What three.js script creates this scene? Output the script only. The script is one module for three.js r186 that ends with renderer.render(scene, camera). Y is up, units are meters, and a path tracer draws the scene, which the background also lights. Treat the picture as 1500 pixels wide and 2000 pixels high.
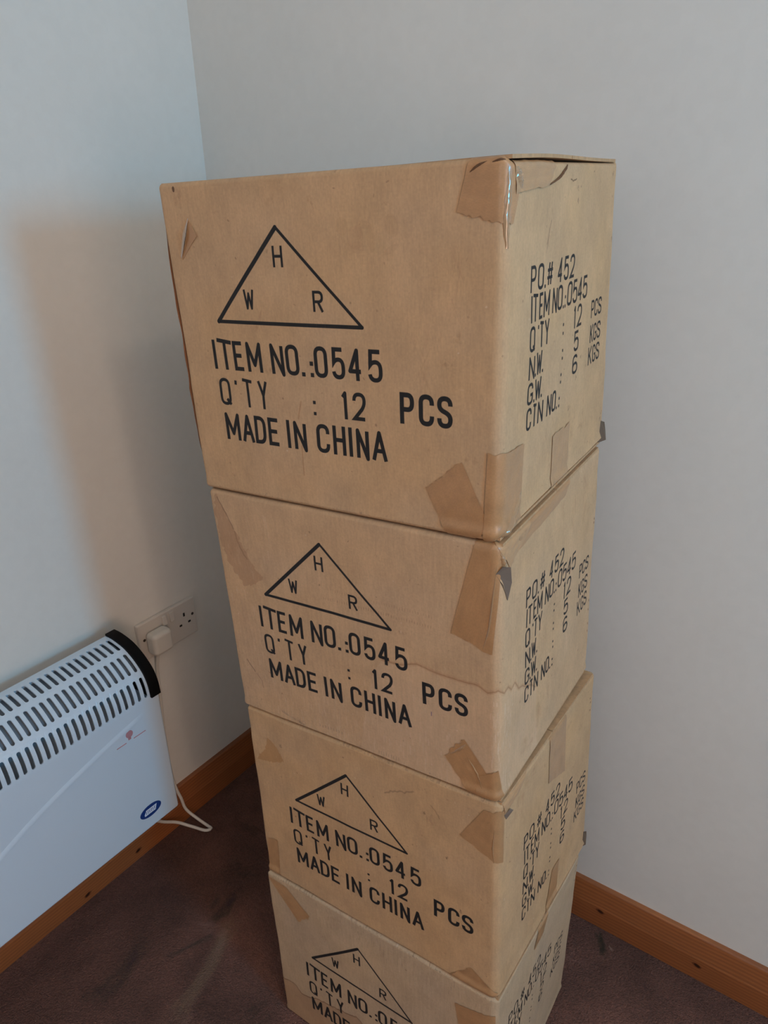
import * as THREE from 'three';
import { RectAreaLightUniformsLib } from 'three/addons/lights/RectAreaLightUniformsLib.js';
import { RoundedBoxGeometry } from 'three/addons/geometries/RoundedBoxGeometry.js';
import { ImprovedNoise } from 'three/addons/math/ImprovedNoise.js';
import { mergeGeometries } from 'three/addons/utils/BufferGeometryUtils.js';

// ------------------------------------------------------------------ camera, sky, lights, exposure
RectAreaLightUniformsLib.init();
const scene = new THREE.Scene();
const renderer = new THREE.WebGLRenderer({ antialias: true });
renderer.toneMapping = THREE.LinearToneMapping;
renderer.toneMappingExposure = 0.95;
renderer.shadowMap.enabled = true;

const camera = new THREE.PerspectiveCamera(69.854, 1500 / 2000, 0.05, 30);
camera.position.set(1.1468, 1.30568, 1.03173);
camera.rotation.order = 'YXZ';
camera.rotation.set(-0.41018, 0.63247, -0.02735);
scene.add(camera);

scene.background = new THREE.Color(0.25, 0.31, 0.42);          // dull daylight outside the windows

const ROOM = { x: 2.6, z: 3.4, y: 2.4, t: 0.16 };
const WIN_R = { a0: 0.65, a1: 0.99, b0: 1.24, b1: 1.66 };       // right wall: a = z, b = y
const WIN_WARM_FILL = { a0: 1.26, a1: 1.94, b0: 0.56, b1: 1.44 };       // added opening for a warm fill light, same wall
const WIN_F = { a0: 0.9, a1: 2.3, b0: 1.15, b1: 2.1 };        // front wall: a = x, b = y

function windowLight(color, intensity, w, h, pos, target) {
  const l = new THREE.RectAreaLight(color, intensity, w, h);
  l.position.set(...pos); l.lookAt(...target); l.castShadow = true;
  scene.add(l); return l;
}
const SKYBLUE = new THREE.Color(0.06, 0.56, 1.0);
windowLight(SKYBLUE, 62, 0.26, 0.34, [ROOM.x - 0.012, 1.45, 0.82], [0, 1.45, 0.82]);                          // blue sky through the small window
windowLight(new THREE.Color(1.0, 0.67, 0.50), 7.6, 0.6, 0.8, [ROOM.x - 0.012, 1.0, 1.6], [0, 1.0, 1.6]);        // added warm fill light, set in an added opening
windowLight(new THREE.Color(1.0, 0.86, 0.86), 1.2, 1.3, 0.85, [1.6, 1.625, ROOM.z - 0.012], [1.6, 1.625, 0]);  // added soft fill light, in a front window put in for it
const LAMP = { x: 2.16, y: 2.29, z: 1.26, r: 0.075, cd: 1.15, color: new THREE.Color(1.0, 0.82, 0.68) };

// ------------------------------------------------------------------ helpers
const taken = {};
function numbered(n) { const k = taken[n] = (taken[n] ?? -1) + 1; return k ? `${n}_${String(k).padStart(3, '0')}` : n; }
function shadow(m) { m.castShadow = m.receiveShadow = true; return m; }
function tag(o, label, category, group) { o.userData.label = label; o.userData.category = category; if (group) o.userData.group = group; return o; }
function thing(name, label, category, pos = [0, 0, 0], group) {
  const g = new THREE.Group(); g.name = numbered(name); g.position.set(...pos); scene.add(g);
  return tag(g, label, category, group);
}
function part(name, geo, mat, parent, label) {
  const m = shadow(new THREE.Mesh(geo, mat)); m.name = name; parent.add(m);
  if (label) m.userData.label = label;
  return m;
}
function structure(name, geo, mat) {
  const m = shadow(new THREE.Mesh(geo, mat)); m.name = name; m.userData.kind = 'structure'; scene.add(m); return m;
}
function rng(seed) { let s = seed >>> 0; return () => { s = (s + 0x6D2B79F5) | 0; let t = Math.imul(s ^ (s >>> 15), 1 | s); t = (t + Math.imul(t ^ (t >>> 7), 61 | t)) ^ t; return ((t ^ (t >>> 14)) >>> 0) / 4294967296; }; }
const perlin = new ImprovedNoise();
const noise = (x, y, z = 0) => perlin.noise(x, y, z);
const sm = (a, b, x) => { const t = Math.min(1, Math.max(0, (x - a) / (b - a))); return t * t * (3 - 2 * t); };
const lerp = (a, b, t) => a + (b - a) * t;
// cheap tiling value noise for textures
const LAT = new Float32Array(65536); { const r = rng(77); for (let i = 0; i < 65536; i++) LAT[i] = r(); }
function vn(x, y, px = 256, py = 256) {
  const xi = Math.floor(x), yi = Math.floor(y), fx = x - xi, fy = y - yi;
  const u = fx * fx * (3 - 2 * fx), v = fy * fy * (3 - 2 * fy);
  const x0 = ((xi % px) + px) % px, x1 = (x0 + 1) % px, y0 = ((yi % py) + py) % py, y1 = (y0 + 1) % py;
  const a = LAT[y0 * 256 + x0], b = LAT[y0 * 256 + x1], c = LAT[y1 * 256 + x0], d = LAT[y1 * 256 + x1];
  return lerp(lerp(a, b, u), lerp(c, d, u), v) * 2 - 1;
}
function canvasOf(w, h, fn) {
  const c = document.createElement('canvas'); c.width = w; c.height = h; const ctx = c.getContext('2d');
  if (fn) { const im = ctx.createImageData(w, h), d = im.data; let o = 0;
    for (let y = 0; y < h; y++) for (let x = 0; x < w; x++) { const p = fn(x, y); d[o++] = p[0]; d[o++] = p[1]; d[o++] = p[2]; d[o++] = p[3] ?? 255; }
    ctx.putImageData(im, 0, 0); }
  return [c, ctx];
}
function texture(c, srgb = true) {
  const t = new THREE.CanvasTexture(c); if (srgb) t.colorSpace = THREE.SRGBColorSpace;
  t.wrapS = t.wrapT = THREE.RepeatWrapping; t.anisotropy = 8; return t;
}
// grid of points f(i/nx, j/ny) -> indexed geometry; uvf optional
function gridGeo(nx, ny, f, uvf, flip = false) {
  const P = [], U = [], I = [];
  for (let j = 0; j <= ny; j++) for (let i = 0; i <= nx; i++) { const p = f(i / nx, j / ny); P.push(p.x, p.y, p.z); const q = uvf ? uvf(i / nx, j / ny) : [i / nx, j / ny]; U.push(q[0], q[1]); }
  for (let j = 0; j < ny; j++) for (let i = 0; i < nx; i++) {
    const a = j * (nx + 1) + i, b = a + 1, c = a + nx + 1, d = c + 1;
    if (flip) I.push(a, c, b, b, c, d); else I.push(a, b, c, b, d, c);
  }
  const g = new THREE.BufferGeometry();
  g.setAttribute('position', new THREE.Float32BufferAttribute(P, 3)); g.setAttribute('uv', new THREE.Float32BufferAttribute(U, 2)); g.setIndex(I); g.computeVertexNormals(); return g;
}

// ------------------------------------------------------------------ the room
const [wallBumpC] = canvasOf(512, 512, (x, y) => { const n = 128 + 46 * vn(x / 4, y / 4, 128, 128) + 40 * vn(x / 9 + 7, y / 9, 57, 57) + 18 * vn(x / 2, y / 2, 256, 256); return [n, n, n]; });
const wallBump = texture(wallBumpC, false); wallBump.repeat.set(2.5, 2.5);
const [wallC] = canvasOf(512, 512, (x, y) => { const n = 1.2 * vn(x / 40, y / 40, 13, 13) + 1.2 * vn(x / 6, y / 6, 86, 86); return [229 + n, 225 + n, 217 + n]; });
const wallMap = texture(wallC); wallMap.repeat.set(1, 1);
const wallMat = new THREE.MeshStandardMaterial({ map: wallMap, roughness: 0.82, bumpMap: wallBump, bumpScale: 0.00012 });
const ceilingMat = new THREE.MeshStandardMaterial({ color: 0xe6e3dc, roughness: 0.9 });

function wallShape(w, h, ...holes) {
  const s = new THREE.Shape(); s.moveTo(0, 0); s.lineTo(w, 0); s.lineTo(w, h); s.lineTo(0, h); s.closePath();
  for (const hole of holes) { const p = new THREE.Path(); p.moveTo(hole.a0, hole.b0); p.lineTo(hole.a0, hole.b1); p.lineTo(hole.a1, hole.b1); p.lineTo(hole.a1, hole.b0); p.closePath(); s.holes.push(p); }
  return new THREE.ExtrudeGeometry(s, { depth: ROOM.t, bevelEnabled: false });
}
{ // left wall: inner face at x = 0
  const g = wallShape(ROOM.z, ROOM.y); g.rotateY(-Math.PI / 2); structure('wall_left', g, wallMat);
  const b = wallShape(ROOM.x + 2 * ROOM.t, ROOM.y); b.translate(-ROOM.t, 0, -ROOM.t); structure('wall_back', b, wallMat);
  const r = wallShape(ROOM.z, ROOM.y, WIN_R, WIN_WARM_FILL); r.rotateY(-Math.PI / 2); r.translate(ROOM.x + ROOM.t, 0, 0); structure('wall_right', r, wallMat);
  const f = wallShape(ROOM.x + 2 * ROOM.t, ROOM.y, { ...WIN_F, a0: WIN_F.a0 + ROOM.t, a1: WIN_F.a1 + ROOM.t }); f.translate(-ROOM.t, 0, ROOM.z); structure('wall_front', f, wallMat);
  const c = new THREE.BoxGeometry(ROOM.x + 2 * ROOM.t, 0.12, ROOM.z + 2 * ROOM.t); c.translate(ROOM.x / 2, ROOM.y + 0.06, ROOM.z / 2); structure('ceiling', c, ceilingMat);
}
{ // carpet: cut pile, brushed into lighter and darker patches
  const marks = [];
  const rr = rng(5);
  for (let i = 0; i < 60; i++) marks.push([rr() * 2.1, rr() * 2.1, 0.01 + rr() * 0.05, rr() * 6.28, rr()]);
  const [c, ctx] = canvasOf(2048, 2048, (x, y) => {
    const u = x / 975, v = y / 975;
    let n = 0.10 * vn(u * 5 + 3, v * 5) + 0.11 * vn(u * 14 + vn(u * 6, v * 6) * 1.2, v * 11 + 9) + 0.06 * vn(u * 40, v * 34);
    n += 0.17 * (LAT[(x * 131 + y * 7919) & 65535] - 0.5) + 0.10 * vn(x / 2.3, y / 2.3);
    const k = 1 + n;
    return [105 * k, 71 * k, 60 * k];
  });
  ctx.lineCap = 'round';
  for (const [x, z, l, a, s] of marks) {                     // drag marks in the pile
    for (let k = 0; k < 30; k++) {
      ctx.strokeStyle = s > 0.4 ? 'rgba(52,38,33,0.10)' : 'rgba(150,120,104,0.08)'; ctx.lineWidth = 2 + rr() * 4;
      const ox = (rr() - 0.5) * 50, oy = (rr() - 0.5) * 24;
      ctx.beginPath(); ctx.moveTo((x * 975) + ox, z * 975 + oy); ctx.lineTo(x * 975 + ox + Math.cos(a) * l * 975 * rr(), z * 975 + oy + Math.sin(a) * l * 975 * rr()); ctx.stroke();
    }
  }
  const mark = (pts, w, style, n, sp) => { ctx.strokeStyle = style; for (let k = 0; k < n; k++) { ctx.lineWidth = w * (0.4 + rr()); ctx.beginPath(); pts.forEach(([x, z], i) => { const X = x * 975 + (rr() - 0.5) * sp, Y = z * 975 + (rr() - 0.5) * sp; i ? ctx.lineTo(X, Y) : ctx.moveTo(X, Y); }); ctx.stroke(); } };
  mark([[0.893, 0.032], [0.906, 0.048], [0.915, 0.062]], 5, 'rgba(30,24,22,0.07)', 26, 14);                 // pressed dent with pale fluff in it
  mark([[0.921, 0.044], [0.926, 0.05]], 1.6, 'rgba(170,148,128,0.3)', 5, 7);
  mark([[0.255, 0.372], [0.268, 0.402], [0.262, 0.43]], 8, 'rgba(40,28,25,0.035)', 34, 22);                   // darker arcs beside the cartons
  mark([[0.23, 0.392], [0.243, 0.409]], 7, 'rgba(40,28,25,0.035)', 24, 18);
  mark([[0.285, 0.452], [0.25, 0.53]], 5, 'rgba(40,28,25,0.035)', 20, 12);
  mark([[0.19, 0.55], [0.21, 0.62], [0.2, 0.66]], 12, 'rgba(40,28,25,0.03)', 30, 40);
  mark([[0.30, 0.42], [0.33, 0.5], [0.35, 0.6]], 12, 'rgba(160,124,104,0.04)', 30, 40);
  const t = texture(c); t.repeat.set(1 / 2.1, 1 / 2.1);
  const [bc] = canvasOf(512, 512, (x, y) => { const n = 128 + 90 * (LAT[(x * 37 + y * 611) & 65535] - 0.5) + 50 * vn(x / 3, y / 3, 170, 170); return [n, n, n]; });
  const bt = texture(bc, false); bt.repeat.set(3.3, 3.3);
  const g = new THREE.BoxGeometry(ROOM.x + 2 * ROOM.t, 0.1, ROOM.z + 2 * ROOM.t); g.translate(ROOM.x / 2, -0.05, ROOM.z / 2);
  const p = g.attributes.position, uv = g.attributes.uv; for (let i = 0; i < p.count; i++) uv.setXY(i, p.getX(i), -p.getZ(i));
  structure('floor', g, new THREE.MeshStandardMaterial({ map: t, bumpMap: bt, bumpScale: 0.004, roughness: 1 }));
}
// skirting boards in varnished pine
function pineTexture(seed, knots) {            // canvas is 1.6 m x 0.1 m, knots in metres [along, up]
  const W = 2048, Hh = 128;
  const [c, ctx] = canvasOf(W, Hh, (x, y) => {
    const u = x / W * 1.6, v = y / Hh * 0.1; let w = v + 0.006 * vn(u * 2.2 + seed, v * 9) + 0.0025 * vn(u * 9, v * 30 + seed);
    for (const [ku, kv] of knots) { const dx = (u - ku) / 0.028, dy = (0.1 - v - kv) / 0.010; const q = Math.exp(-(dx * dx + dy * dy)); w += 0.004 * q * Math.sign(dy); }
    const ring = Math.sin(w * 900 + 2 * vn(u * 4, v * 10)), fine = vn(u * 60, v * 1900);
    let k = 1 + 0.07 * ring + 0.05 * fine + 0.05 * vn(u * 3, v * 20 + 5);
    return [152 * k, 91 * k * (0.99 + 0.02 * ring), 50 * k];
  });
  for (const [ku, kv] of knots) { const X = ku / 1.6 * W, Y = (0.1 - kv) / 0.1 * Hh;
    ctx.fillStyle = 'rgba(88,42,18,0.55)'; ctx.beginPath(); ctx.ellipse(X, Y, 11, 6, 0.2, 0, 7); ctx.fill();
    ctx.fillStyle = 'rgba(42,20,9,0.9)'; ctx.beginPath(); ctx.ellipse(X + 1, Y, 7, 4, 0.3, 0, 7); ctx.fill(); }
  return texture(c);
}
function skirting(name, len, place, seed, knots) {
  const s = new THREE.Shape();                 // profile: x = out from the wall, y = up
  s.moveTo(0, 0); s.lineTo(0.0175, 0); s.lineTo(0.018, 0.001); s.lineTo(0.018, 0.048); s.quadraticCurveTo(0.0178, 0.051, 0.0168, 0.0535);
  s.lineTo(0.0098, 0.0895); s.quadraticCurveTo(0.009, 0.093, 0.006, 0.093); s.lineTo(0, 0.093); s.closePath();
  const g = new THREE.ExtrudeGeometry(s, { depth: len, bevelEnabled: false, curveSegments: 5, steps: 1 });
  const p = g.attributes.position, uv = g.attributes.uv;
  for (let i = 0; i < p.count; i++) uv.setXY(i, p.getZ(i) / 1.6, p.getY(i) / 0.1);
  place(g);
  structure(name, g, new THREE.MeshPhysicalMaterial({ map: pineTexture(seed, knots), roughness: 0.42, clearcoat: 0.35, clearcoatRoughness: 0.3 }));
}
// left: runs along z from the corner; back: runs along x from the corner
skirting('baseboard_left', ROOM.z, g => { }, 1.3, [[0.418, 0.023], [0.543, 0.016], [0.98, 0.05]]);
skirting('baseboard_back', ROOM.x - 0.018, g => { g.rotateY(-Math.PI / 2); g.scale(-1, 1, 1); g.index ? 0 : 0;
  const p = g.attributes.position, n = g.attributes.normal, u = g.attributes.uv;        // mirror keeps the winding right by swapping two corners of every triangle
  for (let i = 0; i < p.count; i += 3) for (const a of [p, n, u]) for (let k = 0; k < a.itemSize; k++) { const A = a.array, x = A[(i + 1) * a.itemSize + k]; A[(i + 1) * a.itemSize + k] = A[(i + 2) * a.itemSize + k]; A[(i + 2) * a.itemSize + k] = x; }
  g.translate(0.018, 0, 0); }, 4.1, [[0.869, 0.043], [1.046, 0.035], [1.32, 0.06]]);
skirting('baseboard_right', ROOM.z - 0.036, g => { g.rotateY(Math.PI); g.translate(ROOM.x, 0, ROOM.z - 0.018); }, 7.7, []);

// windows: frame, sill and pane in their openings
function windowUnit(name, W, place) {
  const g = new THREE.Group(); g.name = name; g.userData.kind = 'structure'; scene.add(g);
  const mat = new THREE.MeshStandardMaterial({ color: 0xe9e7e2, roughness: 0.35 });
  const w = W.a1 - W.a0, h = W.b1 - W.b0, t = Math.min(0.04, w * 0.2), bars = [];
  for (const [bw, bh, x, y] of [[w, t, 0, t / 2], [w, t, 0, h - t / 2], [t, h - 2 * t, -w / 2 + t / 2, h / 2], [t, h - 2 * t, w / 2 - t / 2, h / 2]]) { const b = new RoundedBoxGeometry(bw, bh, 0.05, 2, 0.006); b.translate(x, y, 0); bars.push(b); }
  part('window_frame', mergeGeometries(bars), mat, g);
  const pane = new THREE.BoxGeometry(w - 2 * t, h - 2 * t, 0.006); pane.translate(0, h / 2, 0);
  part('window_pane', pane, new THREE.MeshPhysicalMaterial({ color: 0xffffff, transmission: 1, thickness: 0, roughness: 0.02, ior: 1.45 }), g);
  const sill = new RoundedBoxGeometry(w + 0.06, 0.025, 0.14, 2, 0.006); sill.translate(0, -0.0125, -0.09);
  place(g);
}
windowUnit('window_1', WIN_R, g => { g.position.set(ROOM.x + 0.09, WIN_R.b0, (WIN_R.a0 + WIN_R.a1) / 2); g.rotation.y = Math.PI / 2; });
windowUnit('added_window_3', WIN_WARM_FILL, g => { g.position.set(ROOM.x + 0.09, WIN_WARM_FILL.b0, (WIN_WARM_FILL.a0 + WIN_WARM_FILL.a1) / 2); g.rotation.y = Math.PI / 2; });  // added opening that houses the warm fill
windowUnit('added_window_2', WIN_F, g => { g.position.set((WIN_F.a0 + WIN_F.a1) / 2, WIN_F.b0, ROOM.z + 0.09); });  // unseen, added to house the soft fill

{ // ceiling lamp: opal globe on a short stem
  const g = thing('ceiling_lamp', 'small opal glass globe lamp hanging from the ceiling on a short stem', 'lamp', [LAMP.x, ROOM.y, LAMP.z]);
  const white = new THREE.MeshStandardMaterial({ color: 0xf0eee8, roughness: 0.4 });
  const dy = LAMP.y - ROOM.y;
  part('ceiling_rose', new THREE.LatheGeometry([[0.001, -0.03], [0.02, -0.03], [0.04, -0.018], [0.05, 0], [0.001, 0]].map(p => new THREE.Vector2(...p)), 32), white, g);
  const st = new THREE.CylinderGeometry(0.006, 0.006, -dy - LAMP.r - 0.02, 16); st.translate(0, (dy + LAMP.r - 0.02) / 2 - 0.01 + 0.005, 0); part('stem', st, white, g);
  const globe = new THREE.SphereGeometry(LAMP.r, 32, 20); globe.translate(0, dy, 0);
  part('lamp_shade', globe, new THREE.MeshStandardMaterial({ color: 0xfff4e2, emissive: LAMP.color, emissiveIntensity: 1.5, roughness: 0.5 }), g);
  const l = new THREE.PointLight(LAMP.color, LAMP.cd, 0, 2); l.position.set(LAMP.x, LAMP.y, LAMP.z); l.castShadow = true; l.shadow.radius = 2.6; scene.add(l);
}

// ------------------------------------------------------------------ printed lettering (stroke letters in a unit box)
const GLYPH = {
  I: 'M.5,0 L.5,1', T: 'M0,0 L1,0 M.5,0 L.5,1', E: 'M1,0 L0,0 L0,1 L1,1 M0,.48 L.86,.48', M: 'M0,1 L0,0 L.5,.8 L1,0 L1,1', N: 'M0,1 L0,0 L1,1 L1,0',
  O: 'M0,.25 Q0,0 .5,0 Q1,0 1,.25 L1,.75 Q1,1 .5,1 Q0,1 0,.75 Z', 5: 'M.95,0 L.1,0 L.06,.46 Q.25,.36 .52,.36 Q1,.36 1,.64 L1,.74 Q1,1 .5,1 Q.08,1 0,.8',
  4: 'M.72,1 L.72,0 L0,.74 L1.05,.74', Q: 'M0,.25 Q0,0 .5,0 Q1,0 1,.25 L1,.75 Q1,1 .5,1 Q0,1 0,.75 Z M.62,.8 L1.05,1.02', "'": 'M.6,0 L.4,.17', Y: 'M0,0 L.52,.52 L1,0 M.52,.52 L.5,1',
  1: 'M.1,.17 L.62,0 L.62,1', 2: 'M0,.27 Q0,0 .5,0 Q1,0 1,.27 Q1,.42 .75,.6 L0,1 L1.02,1', P: 'M0,1 L0,0 L.55,0 Q1,0 1,.27 Q1,.54 .55,.54 L0,.54',
  C: 'M1,.3 L1,.25 Q1,0 .5,0 Q0,0 0,.25 L0,.75 Q0,1 .5,1 Q1,1 1,.75 L1,.7', S: 'M1,.26 Q1,0 .5,0 Q0,0 0,.24 Q0,.42 .5,.49 Q1,.57 1,.76 Q1,1 .5,1 Q0,1 0,.73',
  A: 'M0,1 L.5,0 L1,1 M.2,.7 L.8,.7', D: 'M0,0 L.4,0 Q1,0 1,.35 L1,.65 Q1,1 .4,1 L0,1 Z', H: 'M0,0 L0,1 M1,0 L1,1 M0,.48 L1,.48', R: 'M0,1 L0,0 L.55,0 Q1,0 1,.26 Q1,.52 .55,.52 L0,.52 M.5,.52 L1,1',
  W: 'M0,0 L.25,1 L.5,.15 L.75,1 L1,0', '#': 'M.38,0 L.2,1 M.85,0 L.67,1 M0,.33 L1.05,.33 M-.05,.67 L1,.67', G: 'M1,.28 Q1,0 .5,0 Q0,0 0,.25 L0,.75 Q0,1 .5,1 Q1,1 1,.75 L1,.56 L.55,.56',
  K: 'M0,0 L0,1 M1,0 L0,.62 M.34,.42 L1,1', 6: 'M.92,.17 Q.85,0 .5,0 Q0,0 0,.3 L0,.75 Q0,1 .5,1 Q1,1 1,.72 Q1,.44 .5,.44 Q.1,.44 0,.66', '.': '', ':': '',
};
GLYPH[0] = GLYPH.O;
function letter(ctx, ch, x0, x1, y0, y1, lw) {            // outer box in mm
  if (ch === '.') { ctx.fillRect(x0, y1 - lw, lw * 1.05, lw); return; }
  if (ch === ':') { const h = y1 - y0; ctx.fillRect(x0, y0 + h * 0.5, lw, lw); ctx.fillRect(x0, y1 - lw, lw, lw); return; }
  const a = x0 + lw / 2, b = Math.max(a + 0.01, x1 - lw / 2), c = y0 + lw / 2, d = y1 - lw / 2;
  const X = u => lerp(a, b, u), Y = v => lerp(c, d, v);
  ctx.lineWidth = lw; ctx.lineJoin = 'MNWA14'.includes(ch) ? 'round' : 'miter'; ctx.lineCap = 'butt'; ctx.beginPath();
  const re = /([MLQZ])([^MLQZ]*)/g; let m;
  while ((m = re.exec(GLYPH[ch]))) {
    const n = m[2].trim().split(/[\s,]+/).map(Number);
    // open ends reach the outer edge of the letter
    if (m[1] === 'M') ctx.moveTo(X(n[0]), Y(n[1]) + (n[1] === 1 ? lw / 2 : n[1] === 0 && 'IHTYKW1'.includes(ch) ? -lw / 2 : 0));
    else if (m[1] === 'L') ctx.lineTo(X(n[0]), Y(n[1]) + (n[1] === 1 && 'ITHYMNARK14'.includes(ch) ? lw / 2 : n[1] === 0 && 'YKW'.includes(ch) ? -lw / 2 : 0));
    else if (m[1] === 'Q') ctx.quadraticCurveTo(X(n[0]), Y(n[1]), X(n[2]), Y(n[3]));
    else ctx.closePath();
  }
  ctx.stroke();
}
// [character, left, right] in mm on the front panel
const ROWS_FRONT = [
  [156.5, 188, 4.2, [['I', 44.6, 49.2], ['T', 50.4, 75.6], ['E', 75, 90.4], ['M', 94.2, 115.2], ['N', 128, 145.6], ['O', 148.2, 165.4], ['.', 168, 172], [':', 179.2, 183], ['0', 185, 201.6], ['5', 206.6, 222.6], ['4', 226.4, 243], ['5', 250, 266.6]]],
  [197.5, 227.6, 3.4, [['Q', 47.4, 63.4], ["'", 70, 75], ['T', 81, 97.6], ['Y', 104, 118], [':', 179, 182.6]]],
  [199.6, 228.2, 3.8, [['1', 214.6, 224.4], ['2', 229, 245]]],
  [195, 225.6, 4.6, [['P', 285, 301], ['C', 306, 322.6], ['S', 326, 342.4]]],
  [236.4, 267.4, 4.3, [['M', 49.4, 70.8], ['A', 73.4, 92], ['D', 93.2, 109.6], ['E', 113, 129.6], ['I', 139.8, 144.4], ['N', 149.6, 166.8], ['C', 180.2, 197], ['H', 201.4, 217.6], ['I', 221.4, 226], ['N', 230.8, 246.4], ['A', 249.6, 268.6]]],
  [62.8, 82.4, 2.6, [['H', 144.6, 157.2]]], [103.8, 123.4, 2.6, [['W', 100.6, 114.8], ['R', 190, 202.6]]],
];
const ROWS_SIDE = [
  [92, 115, 2.9, [['P', 54.6, 67.8], ['O', 72, 86.4], ['.', 88.6, 91], ['#', 94.4, 109.4], ['4', 122.6, 134.4], ['5', 138.8, 151.8], ['2', 155.4, 169.4]]],
  [118, 142, 2.9, [['I', 57, 60.2], ['T', 60.6, 75], ['E', 77.4, 87.4], ['M', 89, 104.4], ['N', 112, 124.4], ['O', 125.6, 138.8], ['.', 140.4, 143], [':', 145.6, 148.4], ['0', 152.4, 166.4], ['5', 168.8, 182.4], ['4', 184.2, 198], ['5', 200.4, 215.2]]],
  [145.5, 169, 2.9, [['Q', 55.6, 69.2], ["'", 75, 79], ['T', 80, 92], ['Y', 93, 106], [':', 143.8, 146.6], ['1', 174, 182], ['2', 186, 201]]],
  [148.5, 168, 2.5, [['P', 232.6, 243], ['C', 244.4, 255], ['S', 256.8, 268.6]]],
  [172.5, 194.5, 2.9, [['N', 55.8, 70.6], ['.', 71.4, 74], ['W', 74.8, 89.4], ['.', 90, 92.6], [':', 143.4, 146.2], ['5', 178.6, 193.6]]],
  [176, 196, 2.5, [['K', 232.4, 243], ['G', 244.4, 255], ['S', 257, 269]]],
  [198, 219.5, 2.9, [['G', 55.4, 69], ['.', 70.4, 73], ['W', 73.6, 90], ['.', 89.6, 92.2], [':', 142.4, 145.2], ['6', 177.6, 193.4]]],
  [200.5, 221, 2.5, [['K', 228.6, 241], ['G', 243, 254], ['S', 256, 268.4]]],
  [222.6, 245, 2.9, [['C', 56, 68], ['T', 70.4, 81], ['N', 84, 98], ['N', 107.6, 120], ['O', 121.6, 132.8], ['.', 134, 136.6], [':', 141.4, 144.2]]],
];

// ------------------------------------------------------------------ cartons
const CW = 392, CD = 298, CH = 333, PER = 2 * (CW + CD);
// measured corners in metres: bottom left-front, right-front, right-back, left-back, then the same four on top
const CARTONS = [
  { k: [[0.4646, 0.9738, 0.4734], [0.8566, 0.988, 0.449], [0.8433, 1.0041, 0.1392], [0.4513, 0.9899, 0.1636], [0.4564, 1.3222, 0.4809], [0.8545, 1.3317, 0.4514], [0.8353, 1.3349, 0.1532], [0.4373, 1.3254, 0.1827]],
    label: 'tan cardboard carton on top of the stack of four, clean print and shiny taped corner', front: [0, -1], side: [0, -5], tint: [200, 160, 119], seed: 11 },
  { k: [[0.4799, 0.6439, 0.4691], [0.8719, 0.6607, 0.4487], [0.8569, 0.6624, 0.1514], [0.4649, 0.6456, 0.1718], [0.4663, 0.9738, 0.4724], [0.8591, 0.988, 0.4474], [0.8452, 1.0041, 0.1478], [0.4523, 0.9899, 0.1729]],
    label: 'tan cardboard carton second from the top, a wavy water line low on it', front: [11, -2], side: [11, -7], tint: [200, 161, 122], seed: 23 },
  { k: [[0.4904, 0.326, 0.4698], [0.8841, 0.333, 0.4542], [0.8816, 0.3297, 0.1465], [0.4879, 0.3227, 0.162], [0.4811, 0.6439, 0.4682], [0.8724, 0.6607, 0.4484], [0.8679, 0.6624, 0.1441], [0.4767, 0.6456, 0.164]],
    label: 'tan cardboard carton third from the top, directly above the lowest greyer one', front: [16, 7], side: [13, 17], tint: [197, 157, 115], seed: 37 },
  { k: [[0.4977, 0.0, 0.4746], [0.8893, 0.0, 0.4633], [0.8758, 0.0, 0.1671], [0.4843, 0.0, 0.1784], [0.4863, 0.326, 0.4725], [0.8847, 0.333, 0.4538], [0.8816, 0.3297, 0.1636], [0.4832, 0.3227, 0.1823]],
    label: 'greyer cardboard carton at the bottom of the stack, standing on the carpet', front: [16, 10], side: [-12, -14], tint: [190, 161, 129], seed: 53 },
];
const [kraftBumpC] = canvasOf(512, 512, (x, y) => { const n = 128 + 34 * Math.sin(x / 512 * Math.PI * 2 * 32) + 30 * vn(x / 3, y / 22, 170, 23) + 26 * vn(x / 5, y / 5, 102, 102); return [n, n, n]; });
const kraftBump = texture(kraftBumpC, false); kraftBump.repeat.set(3.2, 1.6);
const plainKraft = (() => { const [c] = canvasOf(256, 256, (x, y) => { const k = 1 + 0.05 * vn(x / 7, y / 7, 36, 36) + 0.04 * vn(x / 2, y / 2, 128, 128); return [190 * k, 150 * k, 110 * k]; }); const t = texture(c); t.repeat.set(3, 3); return new THREE.MeshStandardMaterial({ map: t, roughness: 0.85 }); })();
const tapeTex = (() => { const [c] = canvasOf(256, 256, (x, y) => { const k = 1 + 0.02 * vn(x / 9, y / 60, 28, 4) + 0.03 * vn(x / 3, y / 3, 85, 85) + 0.03 * vn(x / 40, y / 30, 6, 8); return [183 * k, 135 * k, 91 * k]; }); return texture(c); })();
const tapeMat = new THREE.MeshPhysicalMaterial({ map: tapeTex, roughness: 0.42, clearcoat: 0.5, clearcoatRoughness: 0.22, side: THREE.DoubleSide });
const paleTapeMat = new THREE.MeshPhysicalMaterial({ map: tapeTex, color: new THREE.Color(1.08, 1.14, 1.2), roughness: 0.42, clearcoat: 0.5, clearcoatRoughness: 0.25, side: THREE.DoubleSide });
const filmMat = new THREE.MeshPhysicalMaterial({ map: tapeTex, color: new THREE.Color(0.98, 1.02, 1.06), roughness: 0.42, clearcoat: 0.5, clearcoatRoughness: 0.25, side: THREE.DoubleSide });
const clearTapeMat = new THREE.MeshPhysicalMaterial({ color: 0xb98f66, roughness: 0.16, clearcoat: 1, clearcoatRoughness: 0.1, transmission: 0.15, thickness: 0, ior: 1.6, side: THREE.DoubleSide });
const tabMat = new THREE.MeshStandardMaterial({ color: 0x6a5442, roughness: 0.7, side: THREE.DoubleSide });
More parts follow.
